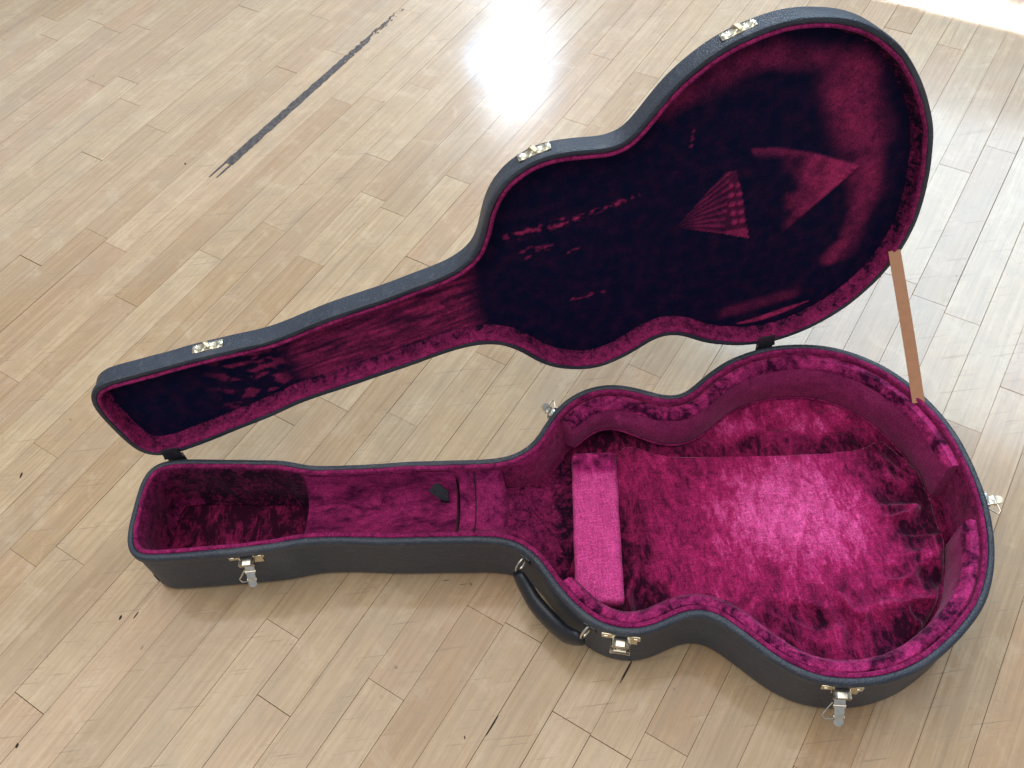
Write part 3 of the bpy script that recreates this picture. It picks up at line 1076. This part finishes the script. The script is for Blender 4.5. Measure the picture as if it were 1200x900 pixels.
TRI = [(.812, .328), (.848, .323), (.895, .306), (.967, .274), (.917, .227), (.884, .196), (.862, .176), (.845, .230)]
FAN = [(.723, .228), (.752, .262), (.785, .299), (.797, .299), (.806, .270), (.823, .188), (.790, .202), (.755, .215)]
CRES = [(.815, .034), (.850, .036), (.890, .044), (.926, .053)]


def imprint(u, v):
    """marks pressed into the pile by the guitar: (pile tone, relief)"""
    k = 0.0
    r = 0.0
    if .80 < u < .98 and .17 < v < .34:
        if inside(TRI, u, v):
            d = edge_dist(TRI, u, v)
            k = max(k, .74 * smooth(.0, .006, d) * smooth(.858, .930, u - .06 * (v - .25) + .02 * fbm(u * 40, v * 40)) + .30 * smooth(.302, .318, v + .25 * (u - .85)) * smooth(.0, .004, d))
            r += .0010 * smooth(0, .004, d)
    if .715 < u < .83 and .18 < v < .305 and inside(FAN, u, v):
        x = (u - .790) / .067
        if u < .790:
            # strings converging towards the neck
            rel = (v - .203 - (.790 - u) * .38) / max(.02, .077 * (1 - (.790 - u) / .075))
            st = .5 + .5 * math.cos(rel * 2 * math.pi * 6.5)
            k = max(k, (.11 + .36 * st ** 2) * smooth(.720, .755, u) * (.85 + .4 * fbm(u * 60, v * 60, 8)))
            r += .0008 * st
        else:
            # two columns of studs
            hit = 0
            for col in range(2):
                for row in range(5):
                    cu, cv = .7915 + col * .0108 + row * .0024, .2765 - row * .0145
                    hit = max(hit, smooth(.0052, .0030, math.hypot(u - cu, v - cv)))
            k = max(k, .14 + .50 * hit)
            if v < .206:
                k = max(k, .52)
            r += .0012 * hit
    if .80 < u < .94 and .02 < v < .07:
        for a, b in zip(CRES[:-1], CRES[1:]):
            d, t = seg_d(u, v, a, b)
            w = .0062 * math.sin(math.pi * max(.04, min(.96, (u - .812) / .116)))
            k = max(k, .72 * smooth(w, w * .45, d))
    # brighter zone along the tail side and the upper bout
    g = 0.0
    for a, b, w, s in (((.925, .400), (.960, .315), .050, .54), ((.960, .315), (.978, .225), .034, .50), ((.978, .225), (.966, .135), .024, .40), ((.945, .128), (.965, .150), .020, .55),
                       ((.705, .415), (.770, .437), .036, .36), ((.770, .437), (.830, .447), .026, .36), ((.830, .446), (.905, .425), .024, .34), ((.80, .060), (.90, .075), .016, .26)):
        d, t = seg_d(u, v, a, b)
        g = max(g, s * smooth(w, w * .15, d))
    k = max(k, g * (.75 + .6 * fbm(u * 26, v * 26, 4)))
    # scattered scuffs over the upper bout and neck
    for a, b, w, s in (((.505, .258), (.580, .268), .010, .62), ((.588, .268), (.672, .287), .0055, .62), ((.520, .235), (.560, .232), .006, .50), ((.575, .141), (.622, .141), .006, .42),
                       ((.738, .345), (.741, .372), .0030, .55), ((.52, .215), (.53, .225), .004, .4), ((.58, .219), (.592, .222), .003, .6)):
        d, t = seg_d(u, v, a, b)
        k = max(k, s * smooth(w, w * .3, d) * smooth(.10, .60, fbm(u * 95, v * 150, 7) + .18))
    if u < .47:
        # neck channel: streaked magenta, headstock end left dark
        st = max(0.0, .5 + .5 * fbm(u * 12 + v * 40, v * 160 - u * 40, 6))
        k = max(k, smooth(.175, .225, u + .15 * (v - .1)) * smooth(.465, .425, u) * (.02 + .95 * st ** 1.5))
        k = max(k, .55 * smooth(.05, .35, fbm(u * 38, v * 70, 3)) * smooth(.06, .13, u) * smooth(.20, .16, u) * .8)
    return k, r


cache = {}


def lid_h(u, v):
    k, r = imprint(u, v)
    cache[(u, v)] = k
    return .0202 - r + .0010 * fbm(u * 9, v * 9, 2) + .0003 * fbm(u * 120, v * 120, 3)


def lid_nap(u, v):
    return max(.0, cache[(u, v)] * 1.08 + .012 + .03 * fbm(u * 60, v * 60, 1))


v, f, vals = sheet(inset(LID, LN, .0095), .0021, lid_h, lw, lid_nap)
o = link_mesh('lid_panel', v, f, 'plush_lid_shaded', lid_lining)
set_nap_shade(o, vals)


# ------------------------------------------------------------------ hardware
def frame_base(s, c, z):
    i = near_idx(BASE, s, c)
    (x, y), (nx, ny) = BASE[i], BN[i]
    O_ = bw(x, y, z)
    out = -(EA * nx + NA * ny)
    tan = out.cross(Vector((0, 0, 1))).normalized()
    return O_, tan, out.normalized(), Vector((0, 0, 1))


def frame_lid(u, v, d):
    i = near_idx(LID, u, v)
    (x, y), (nx, ny) = LID[i], LN[i]
    out = -(HE * nx + HB * ny)
    return lw(x, y, d), out.cross(HN).normalized(), out.normalized(), -HN


def ring_frame(O_, ax, ay, az, w, h, t, b):
    """rectangular frame of four bars"""
    return join(box_geo(O_ + ay * 0 + az * (h - b), ax, ay, az, w, t, b, .0004), box_geo(O_ - az * (h - b), ax, ay, az, w, t, b, .0004),
                box_geo(O_ + ax * (w - b), ax, ay, az, b, t, h - 2 * b, .0002), box_geo(O_ - ax * (w - b), ax, ay, az, b, t, h - 2 * b, .0002))


def latch(s, c, ang, length, mat='nickel', z=RIM - .019):
    O_, T, U, Z = frame_base(s, c, z)
    root = bpy.data.objects.new('latch', None)
    COL.objects.link(root)
    root.parent = case
    W = U * .0016
    T = T * 1.22
    Z = Z * 1.12
    g = join(box_geo(O_ + W + Z * .0035, T, U, Z, .0195, .0012, .0056, .0008), box_geo(O_ + W - Z * .006 - T * .004, T, U, Z, .0125, .0010, .0065, .0008))
    link_mesh('plate', *g, 'brass' if mat == 'nickel' else mat, root)
    for k in (-1, 1):
        link_mesh('rivet', *box_geo(O_ + U * .0032 + T * (.0150 * k) + Z * .0035, T, U, Z, .0022, .0008, .0022, .0007), mat, root)
    link_mesh('keeper', *ring_frame(O_ + U * .0042 - Z * .0015, T, U, Z, .0082, .0013, .0085, .0019), mat, root)
    link_mesh('keyhole', *box_geo(O_ + U * .0034 - Z * .0015, T, U, Z, .0066, .0012, .0068), 'latch_hole', root)
    if length > 0:
        D = (U * math.cos(ang) - Z * math.sin(ang)).normalized()
        M_ = T.cross(D)
        h0 = O_ + U * .0050 - Z * .0105
        def at(t):
            return h0 + D * (length * t)
        TU = T.normalized()
        g = join(box_geo(at(.16), TU, D, M_, .0066, length * .16, .0022, .0006), tube([at(.36) - TU * .0072, at(.36) + TU * .0072], .0030, seg=14),
                 box_geo(at(.55) + M_ * .0006, TU, D, M_, .0058, length * .17, .0017, .0005), tube([at(.74) - TU * .0064, at(.74) + TU * .0064], .0026, seg=14),
                 tube([at(.90) - M_ * .0014, at(.90) + M_ * .0014], .0058, seg=18))
        link_mesh('lever', *g, 'nickel', root, smooth_angle=32)
        wire = [h0 + D * (length * .25) + T * .0062, h0 + D * (length * .5) + T * .0105 - M_ * .002, h0 + D * (length * .74) + T * .0150 - M_ * .003,
                h0 + D * (length * .86) + T * .0120 - M_ * .002, h0 + D * (length * .80) + T * .0050]
        link_mesh('bail', *tube(wire, .0010, seg=6), mat, root)
    else:
        link_mesh('bail', *ring_frame(O_ + U * .0066 - Z * .0128, T, U, (Z * .8 - U * .45).normalized(), .0100, .0016, .0085, .0019), mat, root)
        link_mesh('lever', *box_geo(O_ + U * .0088 - Z * .0145, T, (U * .8 + Z * .45).normalized(), (Z * .8 - U * .45).normalized(), .0068, .0016, .0070, .0012), 'nickel', root)
    # the empty sits at the case origin so that its pieces share it
    return root


latch(.122, .081, math.radians(48), .031)
latch(.607, .189, 0, 0)
latch(.863, .255, math.radians(40), .036)
latch(.530, -.150, math.radians(-35), .026)
latch(1.085, .003, math.radians(-12), .026)


def catch(u, v, mat):
    O_, T, U, Z = frame_lid(u, v, .0190)
    V, F = [], []
    nt_, nz = 24, 8
    for i in range(nt_ + 1):
        x = -1 + 2 * i / nt_
        half = .0078 * (1 - .30 * math.exp(-(x / .22) ** 2)) * (1 - max(0, abs(x) - .72) ** 2 * 9)
        for j in range(nz + 1):
            y = -1 + 2 * j / nz
            dome = math.sqrt(max(0, 1 - y * y))
            hgt = .0010 + .0042 * dome * (.55 + .45 * math.cos(x * math.pi * 2.0)) * (1 - max(0, abs(x) - .8) * 3.5)
            V.append(O_ + T * (.0205 * x) + Z * (half * y) + U * max(.0006, hgt))
    for i in range(nt_):
        for j in range(nz):
            a = i * (nz + 1) + j
            F.append((a, a + nz + 1, a + nz + 2, a + 1))
    ob = link_mesh('catch_plate', *join((V, F), box_geo(O_ + U * .0006, T, U, Z, .0205, .0008, .0074, .0006)), mat, case, smooth_angle=32)
    for kx in (-1, 1):
        link_mesh('rivet', *tube([O_ + T * (.0168 * kx) + U * .0010, O_ + T * (.0168 * kx) + U * .0036], .0020, seg=10), 'nickel' if mat == 'brass' else mat, ob, smooth_angle=32)
    link_mesh('hook', *tube([O_ + U * .003 + Z * .0040 - T * .003, O_ + U * .0062 + Z * .0015 - T * .001, O_ + U * .0068 - Z * .0015 + T * .001, O_ + U * .0040 - Z * .0045 + T * .003], .0022, .0034, side=T, seg=8), mat, ob)
    return ob


for u, v, mt in ((.094, .184, 'brass'), (.545, .383, 'brass'), (.783, .490, 'brass'), (1.051, .286, 'dark_steel'), (.532, .044, 'dark_steel')):
    catch(u, v, mt)

# hinges between the two rims
for hu in (-.010, .858):
    A_ = HQ + HE * hu
    root = link_mesh('hinge', *join(box_geo(A_ + Vector((0, .0035, -.012)), HE, Vector((-HE.y, HE.x, 0)), Vector((0, 0, 1)), .0125, .0009, .013, .0005),
                                    box_geo(A_ + HB * .009 - HN * .0018, HE, HN, HB, .0125, .0009, .010, .0005)), 'dark_steel', case)
    link_mesh('barrel', *tube([A_ + HE * (-.0130 + .0026 * i) + Vector((0, .0005, .001)) for i in range(11)], .0031, seg=10), 'dark_steel', root)

# handle: flattened leather loop hung from two rings on the shoulder
OA, TA, UA, ZA = frame_base(.4857, .0829, RIM - .022)
OB, TB, UB, ZB = frame_base(.5706, .1783, RIM - .022)
oc = (UA + UB).normalized()
ctrl = [bw(*p) for p in ((.4800, .0901, .076), (.4883, .1068, .062), (.5008, .1288, .052), (.5205, .1515, .050), (.5404, .1700, .058), (.5616, .1800, .074))]
hp = []
for i in range(len(ctrl) - 1):
    p0, p1, p2, p3 = ctrl[max(0, i - 1)], ctrl[i], ctrl[i + 1], ctrl[min(len(ctrl) - 1, i + 2)]
    for k in range(6):
        t = k / 6
        hp.append(.5 * (2 * p1 + (p2 - p0) * t + (2 * p0 - 5 * p1 + 4 * p2 - p3) * t * t + (3 * p1 - p0 - 3 * p2 + p3) * t ** 3))
hp.append(ctrl[-1])
pA, pB = ctrl[0], ctrl[-1]
hp = [p - oc * (.0055 * math.sin(math.pi * k / (len(hp) - 1))) for k, p in enumerate(hp)]
hv, hf = tube(hp, lambda t: .0048 + .0052 * max(0.0, math.sin(math.pi * t)) ** .6, lambda t: .0080 + .0105 * max(0.0, math.sin(math.pi * t)) ** .5, side=(Vector((0, 0, 1)) - oc * .12), seg=18)
handle = link_mesh('handle', hv, hf, 'black_leather', case, smooth_angle=60)
for O_, T, U, p in ((OA, TA, UA, pA), (OB, TB, UB, pB)):
    cpt = O_.lerp(p, .55) + Vector((0, 0, .006))
    rg = []
    up_ = (p - O_).normalized()
    for k in range(20):
        an = 2 * math.pi * k / 20
        rg.append(cpt + up_ * (.0110 * math.cos(an)) + (Vector((0, 0, 1)) + U * .3).normalized() * (.0105 * math.sin(an)))
    link_mesh('ring', *tube(rg, .0015, seg=8, closed=True), 'nickel', handle)
    link_mesh('mount', *box_geo(O_ + U * .0022 + Vector((0, 0, .004)), T, U, Vector((0, 0, 1)), .0090, .0022, .0070, .0012), 'dark_steel', handle)

# stay strap from lid to base
sA = lw(1.026, .136, .0010)
iB = near_idx(BASE, 1.042, -.142)
sB = bw(BASE[iB][0] + BN[iB][0] * .010, BASE[iB][1] + BN[iB][1] * .010, RIM - .004)
wd_ = (HE * .93 + HN * .0 + HB * .30).normalized()
wd2 = (EA * .80 + NA * .52).normalized()
V, F = [], []
ns = 24
for i in range(ns + 1):
    t = i / ns
    p = sA.lerp(sB, t) - HN * (.002 * math.sin(math.pi * t))
    w = wd_.lerp(wd2, t).normalized()
    d = (sB - sA).normalized()
    tw = .22 * math.sin(math.pi * t * 1.1)
    w = (w + d.cross(w) * tw).normalized()
    w = (w - d * w.dot(d)).normalized()
    nn = d.cross(w)
    for a, b in ((-1, -1), (1, -1), (1, 1), (-1, 1)):
        V.append(p + w * (.0080 * a) + nn * (.0011 * b))
for i in range(ns):
    for j in range(4):
        k = (j + 1) % 4
        F.append((i * 4 + j, i * 4 + k, i * 4 + 4 + k, i * 4 + 4 + j))
F += [(3, 2, 1, 0), tuple(ns * 4 + j for j in range(4))]
link_mesh('stay_strap', V, F, 'brown_strap', case, smooth_angle=30)
